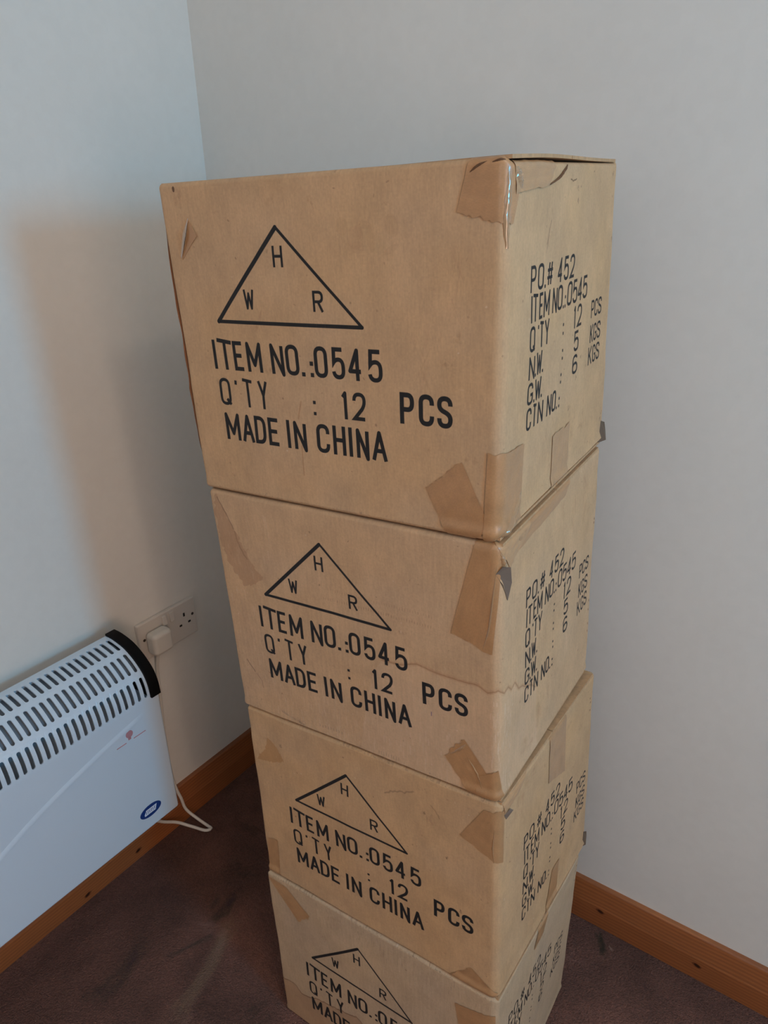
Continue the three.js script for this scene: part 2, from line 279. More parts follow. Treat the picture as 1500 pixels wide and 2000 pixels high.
const dirtyTapeMat = new THREE.MeshPhysicalMaterial({ color: 0x7d6d60, roughness: 0.3, clearcoat: 0.6, clearcoatRoughness: 0.2, side: THREE.DoubleSide });
const paperMat = new THREE.MeshStandardMaterial({ color: 0xc9b6a2, roughness: 0.8, side: THREE.DoubleSide });
const foldMat = new THREE.MeshStandardMaterial({ color: 0x8a5c3c, roughness: 0.9, side: THREE.DoubleSide });
const creaseMat = new THREE.MeshStandardMaterial({ color: 0x6b4a30, roughness: 0.9, side: THREE.DoubleSide });

function cartonTexture(C, stains) {
  const W = 2048, H = 1024, sx = (CW + CD) / W, sy = CH / H, S = C.seed, [R, G, B] = C.tint;
  const [c, ctx] = canvasOf(W, H, (x, y) => {
    const u = x * sx, v = y * sy;
    const flute = (S % 30 === 23 ? 0.010 : 0.005) * Math.sin(u / 6.9 * Math.PI * 2) * (0.6 + 0.6 * vn(u / 40 + S, v / 60));
    const fib = 0.020 * vn(u * 1.1 + S, v * 0.16) + 0.022 * vn(u * 0.6, v * 0.6 + S) + 0.03 * (LAT[(x * 73 + y * 4513 + S) & 65535] - 0.5);
    const blot = 0.028 * vn(u / 26 + S, v / 34) + 0.02 * vn(u / 9, v / 16 + S);
    const warm = 0.02 * vn(u / 50 + 3 * S, v / 45);
    const k = 1 + flute + fib + blot;
    return [R * k * (1 + warm * 0.4), G * k, B * k * (1 - warm)];
  });
  ctx.scale(1 / sx, 1 / sy);
  const r = rng(S * 9 + 1);
  // flecks and small handling marks
  for (let i = 0; i < 90; i++) { ctx.fillStyle = r() < 0.75 ? `rgba(92,62,38,${0.10 + r() * 0.25})` : `rgba(235,215,190,${0.15 + r() * 0.2})`; ctx.beginPath(); ctx.ellipse(r() * 690, r() * CH, 0.4 + r() * 0.9, 0.4 + r() * 1.6, r() * 3, 0, 7); ctx.fill(); }
  for (let i = 0; i < 26; i++) smear(ctx, r, r() * 690, r() * CH, 4 + r() * 14, 2 + r() * 5, 'rgba(110,72,42,', 0.05);
  ctx.save(); stains(ctx, r); ctx.restore();
  // print
  const ink = 'rgba(15,13,14,0.96)';
  ctx.save(); ctx.translate(...C.front); ctx.strokeStyle = ctx.fillStyle = ink;
  ctx.fillStyle = ink; const ax = C.seed === 11 ? 151 : 154.5;     // triangle: thick left stroke
  const tri = (p, q, w) => { ctx.lineWidth = w; ctx.lineCap = 'round'; ctx.beginPath(); ctx.moveTo(...p); ctx.lineTo(...q); ctx.stroke(); };
  tri([ax, 46.4], [60.4, 136.6], 4.4); tri([ax, 46], [246, 136.4], 3.0); tri([60.6, 136.6], [246, 136.6], 3.6);
  for (const [y0, y1, lw, ls] of ROWS_FRONT) for (const [ch, a, b] of ls) letter(ctx, ch, a, b, y0, y1, lw);
  ctx.restore();
  ctx.save(); ctx.translate(CW + C.side[0], C.side[1]); ctx.strokeStyle = ctx.fillStyle = 'rgba(20,17,17,0.94)';
  for (const [y0, y1, lw, ls] of ROWS_SIDE) for (const [ch, a, b] of ls) letter(ctx, ch, a, b, y0, y1, lw);
  ctx.restore();
  // where the ink missed the flutes: thin upright ticks of bare board inside the print
  for (let i = 0; i < 900; i++) { ctx.fillStyle = `rgba(${R - 30},${G - 32},${B - 30},${0.10 + r() * 0.22})`; const u = 40 + r() * 640, v = 40 + r() * 240; ctx.fillRect(u, v, 0.35, 2 + r() * 5); }
  const t = texture(c); t.wrapT = THREE.ClampToEdgeWrapping; return t;
}
function smear(ctx, r, u, v, w, h, rgb, a) { for (let i = 0; i < 14; i++) { ctx.fillStyle = rgb + (a * (0.4 + r())).toFixed(3) + ')'; ctx.beginPath(); ctx.ellipse(u + (r() - 0.5) * w, v + (r() - 0.5) * h, w * 0.14 * (0.3 + r()), h * 0.3 * (0.3 + r()), (r() - 0.5), 0, 7); ctx.fill(); } }
function wavy(ctx, r, pts, w, style, jit = 1.5) {
  ctx.strokeStyle = style; ctx.lineWidth = w; ctx.lineJoin = 'round'; ctx.lineCap = 'round'; ctx.beginPath();
  for (let i = 0; i < pts.length - 1; i++) { const [a, b] = pts[i], [c, d] = pts[i + 1], n = Math.max(2, Math.round(Math.hypot(c - a, d - b) / 4));
    for (let k = 0; k < n; k++) { const t = k / n, x = lerp(a, c, t), y = lerp(b, d, t) + (r() - 0.5) * jit; (i + k) ? ctx.lineTo(x, y) : ctx.moveTo(x, y); } }
  ctx.stroke();
}
function blob(ctx, r, pts, style, jit = 2.5) {
  ctx.fillStyle = style; ctx.beginPath();
  for (let i = 0; i < pts.length; i++) { const [a, b] = pts[i], [c, d] = pts[(i + 1) % pts.length], n = Math.max(2, Math.round(Math.hypot(c - a, d - b) / 4));
    for (let k = 0; k < n; k++) { const t = k / n; ctx.lineTo(lerp(a, c, t) + (r() - 0.5) * jit, lerp(b, d, t) + (r() - 0.5) * jit); } }
  ctx.closePath(); ctx.fill();
}
function scuffs(ctx, r, u0, u1, v0, v1, n, rgb, a) { for (let i = 0; i < n; i++) { ctx.fillStyle = rgb + (a * (0.3 + r())).toFixed(3) + ')'; ctx.fillRect(lerp(u0, u1, r()), lerp(v0, v1, r()), 0.5 + r() * 1.2, 3 + r() * 14); } }
function dirtLine(ctx, r, pts, n, spread, a) {
  for (let i = 0; i < n * 2.5; i++) { const q = r() * (pts.length - 1), k = Math.floor(q), t = q - k, x = lerp(pts[k][0], pts[k + 1][0], t), y = lerp(pts[k][1], pts[k + 1][1], t);
    const clump = 0.35 + 0.65 * Math.max(0, vn(x / 11, y / 11 + 3) + 0.35);
    ctx.fillStyle = `rgba(62,44,32,${(a * (0.3 + r()) * clump).toFixed(3)})`; ctx.beginPath(); ctx.ellipse(x + (r() - 0.5) * 5, y - r() * r() * spread, 0.5 + r() * 1.5, 0.4 + r() * 0.9, r() * 3, 0, 7); ctx.fill(); }
}
const STAINS = [
  (ctx, r) => {                                                        // top carton
    wavy(ctx, r, [[163, 214], [160, 224], [157, 236]], 1.6, 'rgba(150,92,50,0.28)', 2); wavy(ctx, r, [[159, 262], [158, 300]], 1.2, 'rgba(150,92,50,0.35)');
    for (const [u, v, w, h] of [[148, 22, 10, 14], [196, 28, 8, 12], [110, 140, 10, 10], [120, 130, 6, 14], [310, 170, 10, 60], [345, 90, 6, 50], [255, 60, 60, 30]]) smear(ctx, r, u, v, w, h, 'rgba(120,78,48,', 0.045);
    wavy(ctx, r, [[489, 52], [485, 64], [481, 75]], 1.6, 'rgba(108,78,52,0.40)', 1); smear(ctx, r, 484, 68, 5, 18, 'rgba(105,75,50,', 0.12);
    wavy(ctx, r, [[536, 18], [546, 19], [557, 17]], 1.4, 'rgba(84,56,34,0.6)'); for (const [u, v] of [[560, 27], [562, 38], [676, 13], [684, 83], [680, 290], [677, 298], [560, 268], [566, 250], [583, 220], [596, 200]]) smear(ctx, r, u, v, 4, 5, 'rgba(90,60,38,', 0.22);
    ctx.fillStyle = 'rgba(74,46,28,0.75)'; ctx.beginPath(); ctx.ellipse(23, 6, 1.7, 3, 0, 0, 7); ctx.fill();
    smear(ctx, r, 26, 16, 14, 16, 'rgba(120,80,48,', 0.08);
    for (let i = 0; i < 30; i++) smear(ctx, r, 500 + r() * 180, 230 + r() * 90, 6, 10, 'rgba(128,86,54,', 0.05);
    wavy(ctx, r, [[525, 316], [531, 300], [538, 286]], 1.5, 'rgba(92,60,38,0.4)');
    dirtLine(ctx, r, [[10, 331], [386, 331]], 60, 6, 0.12);
  },
  (ctx, r) => {                                                        // second: water line, scuffs
    const line = [[243, 180], [265, 180], [290, 171], [313, 175], [342, 176], [366, 175], [377, 181], [391, 176], [402, 183], [412, 181], [420, 190], [430, 187], [441, 203], [452, 206], [462, 214], [478, 222], [496, 238]];
    blob(ctx, r, [...line, [500, 333], [200, 333], [215, 250], [230, 200]], 'rgba(226,190,165,0.16)', 2);
    wavy(ctx, r, line, 6, 'rgba(150,96,56,0.09)', 2); wavy(ctx, r, line, 3.2, 'rgba(150,96,56,0.13)', 1.2); wavy(ctx, r, line, 1.5, 'rgba(124,76,42,0.26)', 1);
    blob(ctx, r, [[11, 5], [34, 48], [55, 93], [70, 111], [52, 124], [38, 131], [20, 111], [8, 78], [5, 30]], 'rgba(150,104,72,0.30)', 5);
    wavy(ctx, r, [[13, 9], [24, 30], [34, 52]], 1.6, 'rgba(84,58,42,0.35)', 2.5); wavy(ctx, r, [[34, 52], [36, 66], [44, 84], [50, 92]], 2.6, 'rgba(110,74,52,0.22)', 3);
    scuffs(ctx, r, 6, 90, 20, 300, 150, 'rgba(242,224,208,', 0.10); scuffs(ctx, r, 60, 330, 250, 330, 260, 'rgba(240,220,204,', 0.11); scuffs(ctx, r, 380, 420, 190, 330, 130, 'rgba(248,232,216,', 0.15); scuffs(ctx, r, 180, 330, 160, 260, 120, 'rgba(240,220,204,', 0.07);
    for (const v of [100, 113, 114]) for (let u = 160 + (v % 3) * 12; u < 312; u += 3.4) { ctx.fillStyle = `rgba(120,84,58,${0.05 + r() * 0.16})`; ctx.fillRect(u, v + r() * 1.5, 1.1, 3.5); }
    dirtLine(ctx, r, [[6, 331], [150, 331], [300, 331], [386, 331]], 420, 9, 0.03); wavy(ctx, r, [[60, 331], [150, 331], [300, 331], [386, 331]], 2.4, 'rgba(62,44,32,0.25)', 1.6); dirtLine(ctx, r, [[70, 318], [82, 322], [110, 328]], 120, 8, 0.06); wavy(ctx, r, [[20, 250], [27, 259], [34, 268]], 1.6, 'rgba(78,56,40,0.4)', 1.5); wavy(ctx, r, [[34, 268], [42, 278], [43, 292]], 1, 'rgba(90,62,44,0.3)', 1.5);
    for (let i = 0; i < 9; i++) { ctx.fillStyle = 'rgba(70,58,56,0.13)'; ctx.fillRect(135 + i * 4.4, 316 - r() * 2, 2.2, 4); ctx.fillRect(228 + i * 3.6, 321 - r(), 1.4, 5); }
    ctx.fillStyle = 'rgba(70,55,110,0.5)'; ctx.fillRect(306, 232, 1.2, 6);
    for (const [u, v, w, h] of [[560, 40, 14, 30], [600, 60, 12, 40], [640, 40, 20, 60], [520, 280, 40, 30], [470, 300, 40, 20]]) smear(ctx, r, u, v, w, h, 'rgba(140,92,58,', 0.06);
    for (const v of [95, 100, 215, 228, 250, 262]) { ctx.fillStyle = 'rgba(84,50,36,0.55)'; ctx.fillRect(679 + r() * 4, v, 2.6, 3); }
  },
  (ctx, r) => {                                                        // third
    blob(ctx, r, [[34, 46], [46, 52], [52, 60], [62, 78], [40, 88], [9, 95], [14, 84], [26, 72], [30, 60]], 'rgba(166,112,58,0.42)', 3);
    wavy(ctx, r, [[232, 54], [244, 46], [262, 40], [278, 31]], 2.2, 'rgba(96,70,50,0.30)', 3); wavy(ctx, r, [[300, 44], [308, 52], [313, 61]], 2, 'rgba(110,76,50,0.25)', 2); smear(ctx, r, 300, 70, 14, 20, 'rgba(110,76,50,', 0.07);
    for (const [u, v] of [[58, 50], [290, 60], [320, 120], [340, 200]]) smear(ctx, r, u, v, 4, 5, 'rgba(70,46,30,', 0.2);
    dirtLine(ctx, r, [[150, 2], [386, 2]], 120, 4, 0.07); dirtLine(ctx, r, [[6, 331], [386, 331]], 70, 5, 0.08);
    for (const v of [38, 46, 60]) { ctx.fillStyle = 'rgba(70,44,30,0.6)'; ctx.fillRect(676 + r() * 4, v, 2.6, 3); }
    for (const [u, v, w, h] of [[440, 40, 30, 30], [470, 20, 40, 12], [520, 250, 40, 40]]) smear(ctx, r, u, v, w, h, 'rgba(150,100,62,', 0.06);
  },
  (ctx, r) => {                                                        // bottom: flute marks and a water stain
    blob(ctx, r, [[-4, 250], [14, 248], [30, 246], [42, 258], [60, 254], [78, 244], [115, 235], [158, 222], [190, 240], [220, 333], [-4, 333]], 'rgba(150,102,64,0.30)', 3);
    wavy(ctx, r, [[0, 250], [14, 248], [30, 246], [42, 258], [60, 254], [78, 244], [115, 235], [158, 222], [190, 240]], 2.4, 'rgba(96,62,38,0.45)', 3);
    scuffs(ctx, r, 80, 390, 4, 40, 280, 'rgba(120,100,80,', 0.10); scuffs(ctx, r, 90, 390, 4, 60, 120, 'rgba(240,226,206,', 0.08);
    for (const v of [18, 30, 52]) { ctx.fillStyle = 'rgba(70,44,30,0.6)'; ctx.fillRect(676 + r() * 4, v, 2.6, 3); }
    dirtLine(ctx, r, [[6, 3], [386, 3]], 70, 3, 0.16);
  },
];

const FOLD = [5, 11, 5, 5], RV = 5;                       // fold radii of the upright and of the level edges, mm
function ring(u, e) {                       // point of the sleeve outline (mm) at perimeter u, inset by e
  u = ((u % PER) + PER) % PER;
  const L = [CW, CD, CW, CD]; let s = 0; while (u > L[s]) { u -= L[s]; s++; if (s > 3) { s = 3; u = L[3]; break; } }
  const dir = [[1, 0], [0, -1], [-1, 0], [0, 1]][s], nor = [[0, 1], [1, 0], [0, -1], [-1, 0]][s], org = [[0, CD], [CW, CD], [CW, 0], [0, 0]][s];
  const d0 = u, d1 = L[s] - u, r = FOLD[d0 < d1 ? s : (s + 1) % 4], q = Math.max(r, e);
  if (d0 < r || d1 < r) {
    const near0 = d0 < d1, d = near0 ? d0 : d1, th = (1 - d / r) * Math.PI / 4, cu = near0 ? q : L[s] - q, rr = Math.max(0.3, r - e);
    const tx = (near0 ? -1 : 1) * Math.sin(th), tn = Math.cos(th);
    return [org[0] + dir[0] * (cu + tx * rr) + nor[0] * (-q + tn * rr), org[1] + dir[1] * (cu + tx * rr) + nor[1] * (-q + tn * rr), dir[0] * tx + nor[0] * tn, dir[1] * tx + nor[1] * tn];
  }
  const uu = r + (u - r) * 1; const c = Math.min(L[s] - q, Math.max(q, uu));
  return [org[0] + dir[0] * c - nor[0] * e, org[1] + dir[1] * c - nor[1] * e, nor[0], nor[1]];
}
const sideMask = u => { u = ((u % PER) + PER) % PER; const f = a => sm(a - 4, a + 8, u); return f(CW) * (1 - sm(CW + CD - 8, CW + CD + 4, u)) + f(2 * CW + CD) * (1 - sm(PER - 8, PER + 4, u)); };
class Carton {
  constructor(C) {
    this.C = C; const k = C.k.map(p => new THREE.Vector3(...p)); this.k = k;
    this.o = new THREE.Vector3((k[0].x + k[2].x) / 2, Math.min(k[0].y, k[1].y, k[2].y, k[3].y), (k[0].z + k[2].z) / 2);
  }
  tri(x, y, z) {                            // mm inside the carton -> metres relative to the carton's base
    const a = x / CW, b = 0.0032 + 0.9925 * y / CH, c = z / CD, k = this.k, v = new THREE.Vector3();
    const w = [(1 - a) * (1 - b) * c, a * (1 - b) * c, a * (1 - b) * (1 - c), (1 - a) * (1 - b) * (1 - c), (1 - a) * b * c, a * b * c, a * b * (1 - c), (1 - a) * b * (1 - c)];
    for (let i = 0; i < 8; i++) v.addScaledVector(k[i], w[i]);
    return v.sub(this.o);
  }
  S(u, t, off = 0) {                        // sleeve surface: u along the perimeter, t up (beyond 0..CH it turns over the rim), off outward, all mm
    let y = t, e = 0, nv = 0, ny = 0; const sp = RV * 1.0;
    if (t > CH - sp) { const s = t - (CH - sp); if (s < 2 * sp) { const th = s / (2 * sp) * Math.PI / 2; y = CH - sp + sp * Math.sin(th); e = sp * (1 - Math.cos(th)); ny = Math.sin(th); } else { y = CH; e = sp + s - 2 * sp; ny = 1; } }
    if (t < sp) { const s = sp - t; if (s < 2 * sp) { const th = s / (2 * sp) * Math.PI / 2; y = sp - sp * Math.sin(th); e = sp * (1 - Math.cos(th)); ny = -Math.sin(th); } else { y = 0; e = sp + s - 2 * sp; ny = -1; } }
    const m = sideMask(u); y -= m * 3.6 * sm(CH - 26, CH, y); y += m * 3.6 * (1 - sm(0, 26, y));
    const q = ring(u, e), nh = Math.sqrt(Math.max(0, 1 - ny * ny)), S = this.C.seed;
    let d = 1.5 * noise(q[0] / 130 + S, y / 110, q[1] / 130) + 0.45 * noise(q[0] / 32 + S, y / 28, q[1] / 32 + 4) + 0.12 * noise(q[0] / 9, y / 12 + S, q[1] / 9);
    d += 1.5 * Math.exp(-(((y - 9) / 4.5) ** 2)) - 0.5 * Math.exp(-(((y - 18) / 4) ** 2));
    d *= Math.min(1, nh + 0.1); d += off;
    return this.tri(q[0] + q[2] * d * (nh || (ny ? 0 : 1)), y + ny * off, q[1] + q[3] * d * (nh || (ny ? 0 : 1)));
  }
}
function bodyGeo(K) {
  // perimeter samples, dense at the folds; seam at the back-left corner so the printed sheet repeats cleanly
  const us = [], L = [CW, CD, CW, CD]; let s0 = 0;
  for (const len of L) { for (const d of [0, 1.8, 3.7, 5.5, 7.4, 9.2, 11]) us.push(s0 + d); for (let i = 1; i < 34; i++) us.push(s0 + 11 + (len - 22) * i / 34); for (const d of [11, 9.2, 7.4, 5.5, 3.7, 1.8]) us.push(s0 + len - d); s0 += len; }
  us.push(PER);
  const ts = []; for (let i = 0; i <= 3; i++) ts.push(-RV - 9 + i * 3); for (let i = 1; i <= 6; i++) ts.push(-RV + i * 2 * RV / 6); for (let i = 1; i < 30; i++) ts.push(RV + (CH - 2 * RV) * i / 30); for (let i = 0; i <= 6; i++) ts.push(CH - RV + i * 2 * RV / 6); for (let i = 1; i <= 3; i++) ts.push(CH + RV + i * 3);
  const nx = us.length - 1, ny = ts.length - 1;
  return gridGeo(nx, ny, (a, b) => K.S(us[Math.round(a * nx)], ts[Math.round(b * ny)]), (a, b) => [us[Math.round(a * nx)] / (CW + CD), ts[Math.round(b * ny)] / CH]);
}
function flapGeo(K, top, front, crown) {   // one of the two long closing flaps
  const z0 = front ? CD - 6 : CD / 2 - 0.8, z1 = front ? CD / 2 + 0.8 : 6, nx = 40, nz = 12, T = 3;
  const yAt = (x, z) => { const c = crown ? crown(x, z) : 0; return c; };
  const side = dy => (a, b) => { const x = lerp(0.8, CW - 0.8, a), z = lerp(z0, z1, b); const y = top ? CH - T - 0.3 + dy * T + yAt(x, z) : 0.3 + (1 - dy) * T; return K.tri(x, y, z); };
  const up = side(1), dn = side(0);
  const parts = [gridGeo(nx, nz, up, (a, b) => [a * 0.39, b * 0.15], !top ? true : false), gridGeo(nx, nz, dn, (a, b) => [a * 0.39, b * 0.15], top ? true : false)];
  const strip = (f, n) => gridGeo(n, 1, f, (a, b) => [a * 0.3, b * 0.003]);
  parts.push(strip((a, b) => (b ? up : dn)(a, 0), nx), strip((a, b) => (b ? up : dn)(1 - a, 1), nx), strip((a, b) => (b ? up : dn)(1, a), nz), strip((a, b) => (b ? up : dn)(0, 1 - a), nz));
  return mergeGeometries(parts);
}
// strip of tape: four corners in mm (u along the sheet, v down from the top edge), laid on the carton, with torn short ends and small wrinkles
function tapeGeo(K, q, { off = 0.5, wr = 0.25, jag = 2, fr = 8, nx = 18, ny = 24 } = {}) {
  const r = K.C.seed + q[0][0] * 0.37;
  const at = (a, b) => { let bb = b; const j = jag * noise(a * 9 + r, b > 0.5 ? 3 : 9, r) + jag * 0.5 * noise(a * 31 + r, b, r); const u0 = lerp(q[0][0], q[1][0], a), v0 = lerp(q[0][1], q[1][1], a), u1 = lerp(q[3][0], q[2][0], a), v1 = lerp(q[3][1], q[2][1], a);
    const len = Math.hypot(u1 - u0, v1 - v0); bb += (b < 0.001 || b > 0.999 ? 1 : 0) * j / len; return [lerp(u0, u1, bb), lerp(v0, v1, bb)]; };
  return gridGeo(nx, ny, (a, b) => { const [u, v] = at(a, b); return K.S(u, CH - v, off + wr * (0.5 + noise(u / fr + r, v / fr, 2.2)) + 0.1); }, (a, b) => [a * 0.5 + r, b]);
}
// narrow raised fold of film or board along a path in (u, v)
function foldGeo(K, pts, width, height, n = 26) {
  const c = new THREE.CatmullRomCurve3(pts.map(p => new THREE.Vector3(p[0], p[1], 0)));
  return gridGeo(6, n, (a, b) => { const p = c.getPoint(b), t = c.getTangent(b), w = width * (0.35 + 0.65 * Math.sin(Math.PI * Math.min(1, b * 0.94 + 0.03))) * (1 + 0.35 * noise(b * 9, pts[0][0], 1)); const s = (a - 0.5) * w;
    const h = height * Math.sin(Math.PI * a) * Math.sin(Math.PI * (0.04 + 0.92 * b)) * (1 + 0.5 * noise(b * 13, a * 3, pts[0][1]));
    return K.S(p.x - t.y * s, CH - (p.y + t.x * s), 0.6 + h); });
}
// flap of loose board or film: polygon in (u, v, lift) mm
function tabGeo(K, pts) {
  const P = pts.map(([u, v, l]) => K.S(u, CH - v, l)), pos = [], m = P.length;
  const back = pts.map(([u, v, l]) => K.S(u, CH - v, l - 0.7));
  const tri = (a, b, c) => pos.push(a.x, a.y, a.z, b.x, b.y, b.z, c.x, c.y, c.z);
  for (let i = 1; i < m - 1; i++) { tri(P[0], P[i], P[i + 1]); tri(back[0], back[i + 1], back[i]); }
  for (let i = 0; i < m; i++) { const j = (i + 1) % m; tri(P[i], back[i], P[j]); tri(P[j], back[i], back[j]); }
  const g = new THREE.BufferGeometry(); g.setAttribute('position', new THREE.Float32BufferAttribute(pos, 3)); g.setAttribute('uv', new THREE.Float32BufferAttribute(new Float32Array(pos.length / 3 * 2), 2)); g.computeVertexNormals(); return g;
}

const E0 = CW;                              // u of the near upright edge
const TAPES = [
  K => [ // top carton
    ['tape_strip', tapeGeo(K, [[359, -8], [424, -6], [400, 50], [346, 40]], { wr: 0.5, jag: 4 }), tapeMat],
    ['tape_strip', tapeGeo(K, [[399, -8], [500, -10], [478, 22], [404, 27]], { off: 0.8, wr: 0.7, jag: 2 }), paleTapeMat],
    ['tape_strip', tapeGeo(K, [[313, 287], [352, 255], [384, 318], [346, 352]], { jag: 3 }), tapeMat],
    ['tape_strip', tapeGeo(K, [[379, 243], [443, 249], [436, 345], [376, 345]], { off: 0.9, wr: 0.4 }), tapeMat],
    ['tape_strip', tapeGeo(K, [[520, 268], [570, 268], [566, 345], [520, 345]], { jag: 5 }), paleTapeMat],
    ['clear_tape_fold', foldGeo(K, [[393, 4], [394, 22], [392, 44], [394, 68]], 8, 1.2), clearTapeMat],
    ['clear_tape_fold', foldGeo(K, [[440, 296], [426, 314], [408, 330], [397, 337]], 8, 4), clearTapeMat],
    ['clear_tape_fold', foldGeo(K, [[402, 4], [410, 12], [417, 25]], 12, 2.6), clearTapeMat],
    ['crumpled_fold', foldGeo(K, [[357, 10], [365, 5], [373, 2]], 2.4, 1.4), creaseMat],
    ['crumpled_fold', foldGeo(K, [[377, 3], [384, 1.5], [390, 1.5]], 2.4, 1.4), creaseMat],
    ['crumpled_fold', foldGeo(K, [[479, 22], [500, 16], [514, 9], [526, 2]], 3, 1.8), creaseMat],
    ['scraped_paper', tabGeo(K, [[37, 34, 0.8], [33, 50, 4], [20, 72, 1], [19, 70, 0.6], [27, 48, 0.7]]), paperMat],
    ['scraped_paper', tabGeo(K, [[38, 36, 0.6], [47, 51, 1.6], [36, 60, 1.2], [21, 74, 0.6], [33, 52, 3.4]]), tapeMat],
    ['corner_tab', tabGeo(K, [[682, 302, 0.5], [689, 306, 4], [691, 320, 7], [687, 330, 6], [676, 336, 2]]), tabMat],
  ],
  K => [ // second
    ['tape_strip', tapeGeo(K, [[366, -6], [398, -4], [383, 130], [335, 115]], { jag: 3 }), tapeMat],
    ['tape_strip', tapeGeo(K, [[384, -6], [470, -8], [455, 12], [412, 34]], { off: 0.8, wr: 0.7 }), paleTapeMat],
    ['tape_strip', tapeGeo(K, [[440, -8], [590, -8], [566, 16], [430, 24]], { off: 0.7, wr: 0.6 }), tapeMat],
    ['tape_strip', tapeGeo(K, [[323, 288], [348, 255], [392, 318], [362, 345]], { jag: 3 }), tapeMat],
    ['tape_strip', tapeGeo(K, [[366, 300], [392, 286], [404, 345], [360, 345]], { off: 0.8, jag: 2 }), tapeMat],
    ['clear_tape_fold', foldGeo(K, [[389, 20], [384, 60], [379, 100], [372, 126]], 2.6, 0.9), clearTapeMat],
    ['clear_tape_fold', foldGeo(K, [[394, 8], [398, 20], [400, 32]], 8, 2.4), clearTapeMat],
    ['clear_tape_fold', foldGeo(K, [[330, 284], [344, 270], [350, 262]], 4, 1.2), clearTapeMat],
    ['clear_tape_fold', foldGeo(K, [[350, 278], [364, 300], [372, 326]], 3, 0.9), clearTapeMat],
    ['torn_tape', tabGeo(K, [[387, 33, 1], [394, 24, 4], [401, 26, 7], [405, 46, 6], [405, 68, 1.2], [396, 46, 2]]), dirtyTapeMat],
  ],
  K => [ // third
    ['tape_strip', tapeGeo(K, [[372, 14], [404, 10], [402, 96], [340, 70]], { jag: 3 }), filmMat],
    ['tape_strip', tapeGeo(K, [[530, -6], [586, -6], [586, 100], [532, 80]], { jag: 3, off: 0.5 }), filmMat],
    ['tape_strip', tapeGeo(K, [[560, 262], [584, 262], [576, 345], [534, 345]], { jag: 3 }), filmMat],
    ['tape_strip', tapeGeo(K, [[9, 256], [28, 249], [22, 345], [-3, 345]], { jag: 2 }), paleTapeMat],
    ['tape_strip', tapeGeo(K, [[321, 332], [355, 294], [394, 322], [370, 350]], { jag: 4 }), filmMat],
    ['tape_strip', tapeGeo(K, [[398, -6], [470, -6], [440, 16], [404, 22]], { off: 0.8, wr: 0.6 }), paleTapeMat],
    ['torn_tape', tabGeo(K, [[402, 22, 1], [414, 20, 3], [420, 27, 4], [408, 33, 1]]), dirtyTapeMat],
    ['clear_tape_fold', foldGeo(K, [[386, 40], [384, 70], [386, 92]], 2.6, 0.8), clearTapeMat],
    ['corner_tab', tabGeo(K, [[683, 300, 0.5], [689, 304, 4], [691, 318, 6], [687, 331, 4], [678, 335, 1]]), tabMat],
  ],
  K => [ // bottom
    ['tape_strip', tapeGeo(K, [[2, 8], [38, 12], [82, 50], [56, 76]], { jag: 4 }), paleTapeMat],
    ['tape_strip', tapeGeo(K, [[332, 46], [392, 30], [396, 112], [340, 96]], { jag: 3 }), filmMat],
    ['tape_strip', tapeGeo(K, [[528, -6], [566, -6], [548, 30], [514, 36]], { jag: 3 }), filmMat],
  ],
];
const tapeLabels = { clear_tape_fold: 'clear wrinkled tape', torn_tape: 'loose dirty end of tape', corner_tab: 'bent dark corner tab', scraped_paper: 'torn scrap of paper' };
const kept = {};
CARTONS.forEach((C, i) => {
  const K = new Carton(C), g = thing('cardboard_carton', C.label, 'carton', K.o.toArray(), 'printed cardboard cartons in one stack');
  const mat = new THREE.MeshStandardMaterial({ map: cartonTexture(C, STAINS[i]), roughness: 0.72, bumpMap: kraftBump, bumpScale: 0.00016 });
  part('carton_body', bodyGeo(K), mat, g);
  const crown = i === 0 ? (x, z) => 0.3 + 2.6 * sm(CW - 130, CW, x) * Math.exp(-(((z - 205) / 105) ** 2)) : null;
  for (const front of [true, false]) { part('top_flap', flapGeo(K, true, front, crown), plainKraft, g); part('bottom_flap', flapGeo(K, false, front), plainKraft, g); }
  for (const [name, geo, m] of TAPES[i](K)) part(name, geo, m, g, tapeLabels[name]);
  if (i === 0) { // glued joint of the sheet standing proud along the far upright edge
    const lip = (a, b) => { const v = lerp(10, 322, b), h = 5.2 * sm(14, 90, v) * (1 - sm(262, 320, v)) * (0.85 + 0.5 * noise(v / 34, 2, 5)) + 1.4 * sm(205, 214, v) * (1 - sm(222, 250, v));
      const sec = [[2.5, -20], [-h, -5.4], [-h + 0.3, -3.6], [-h + 1.5, -2.9], [2.4, -8], [2.5, -20]], k = Math.min(4, Math.floor(a * 5)), t = a * 5 - k;
      return K.tri(lerp(sec[k][0], sec[k + 1][0], t), CH - v, CD + lerp(sec[k][1], sec[k + 1][1], t)); };
    part('joint_flap', gridGeo(5, 60, lip), foldMat, g);
  }
});

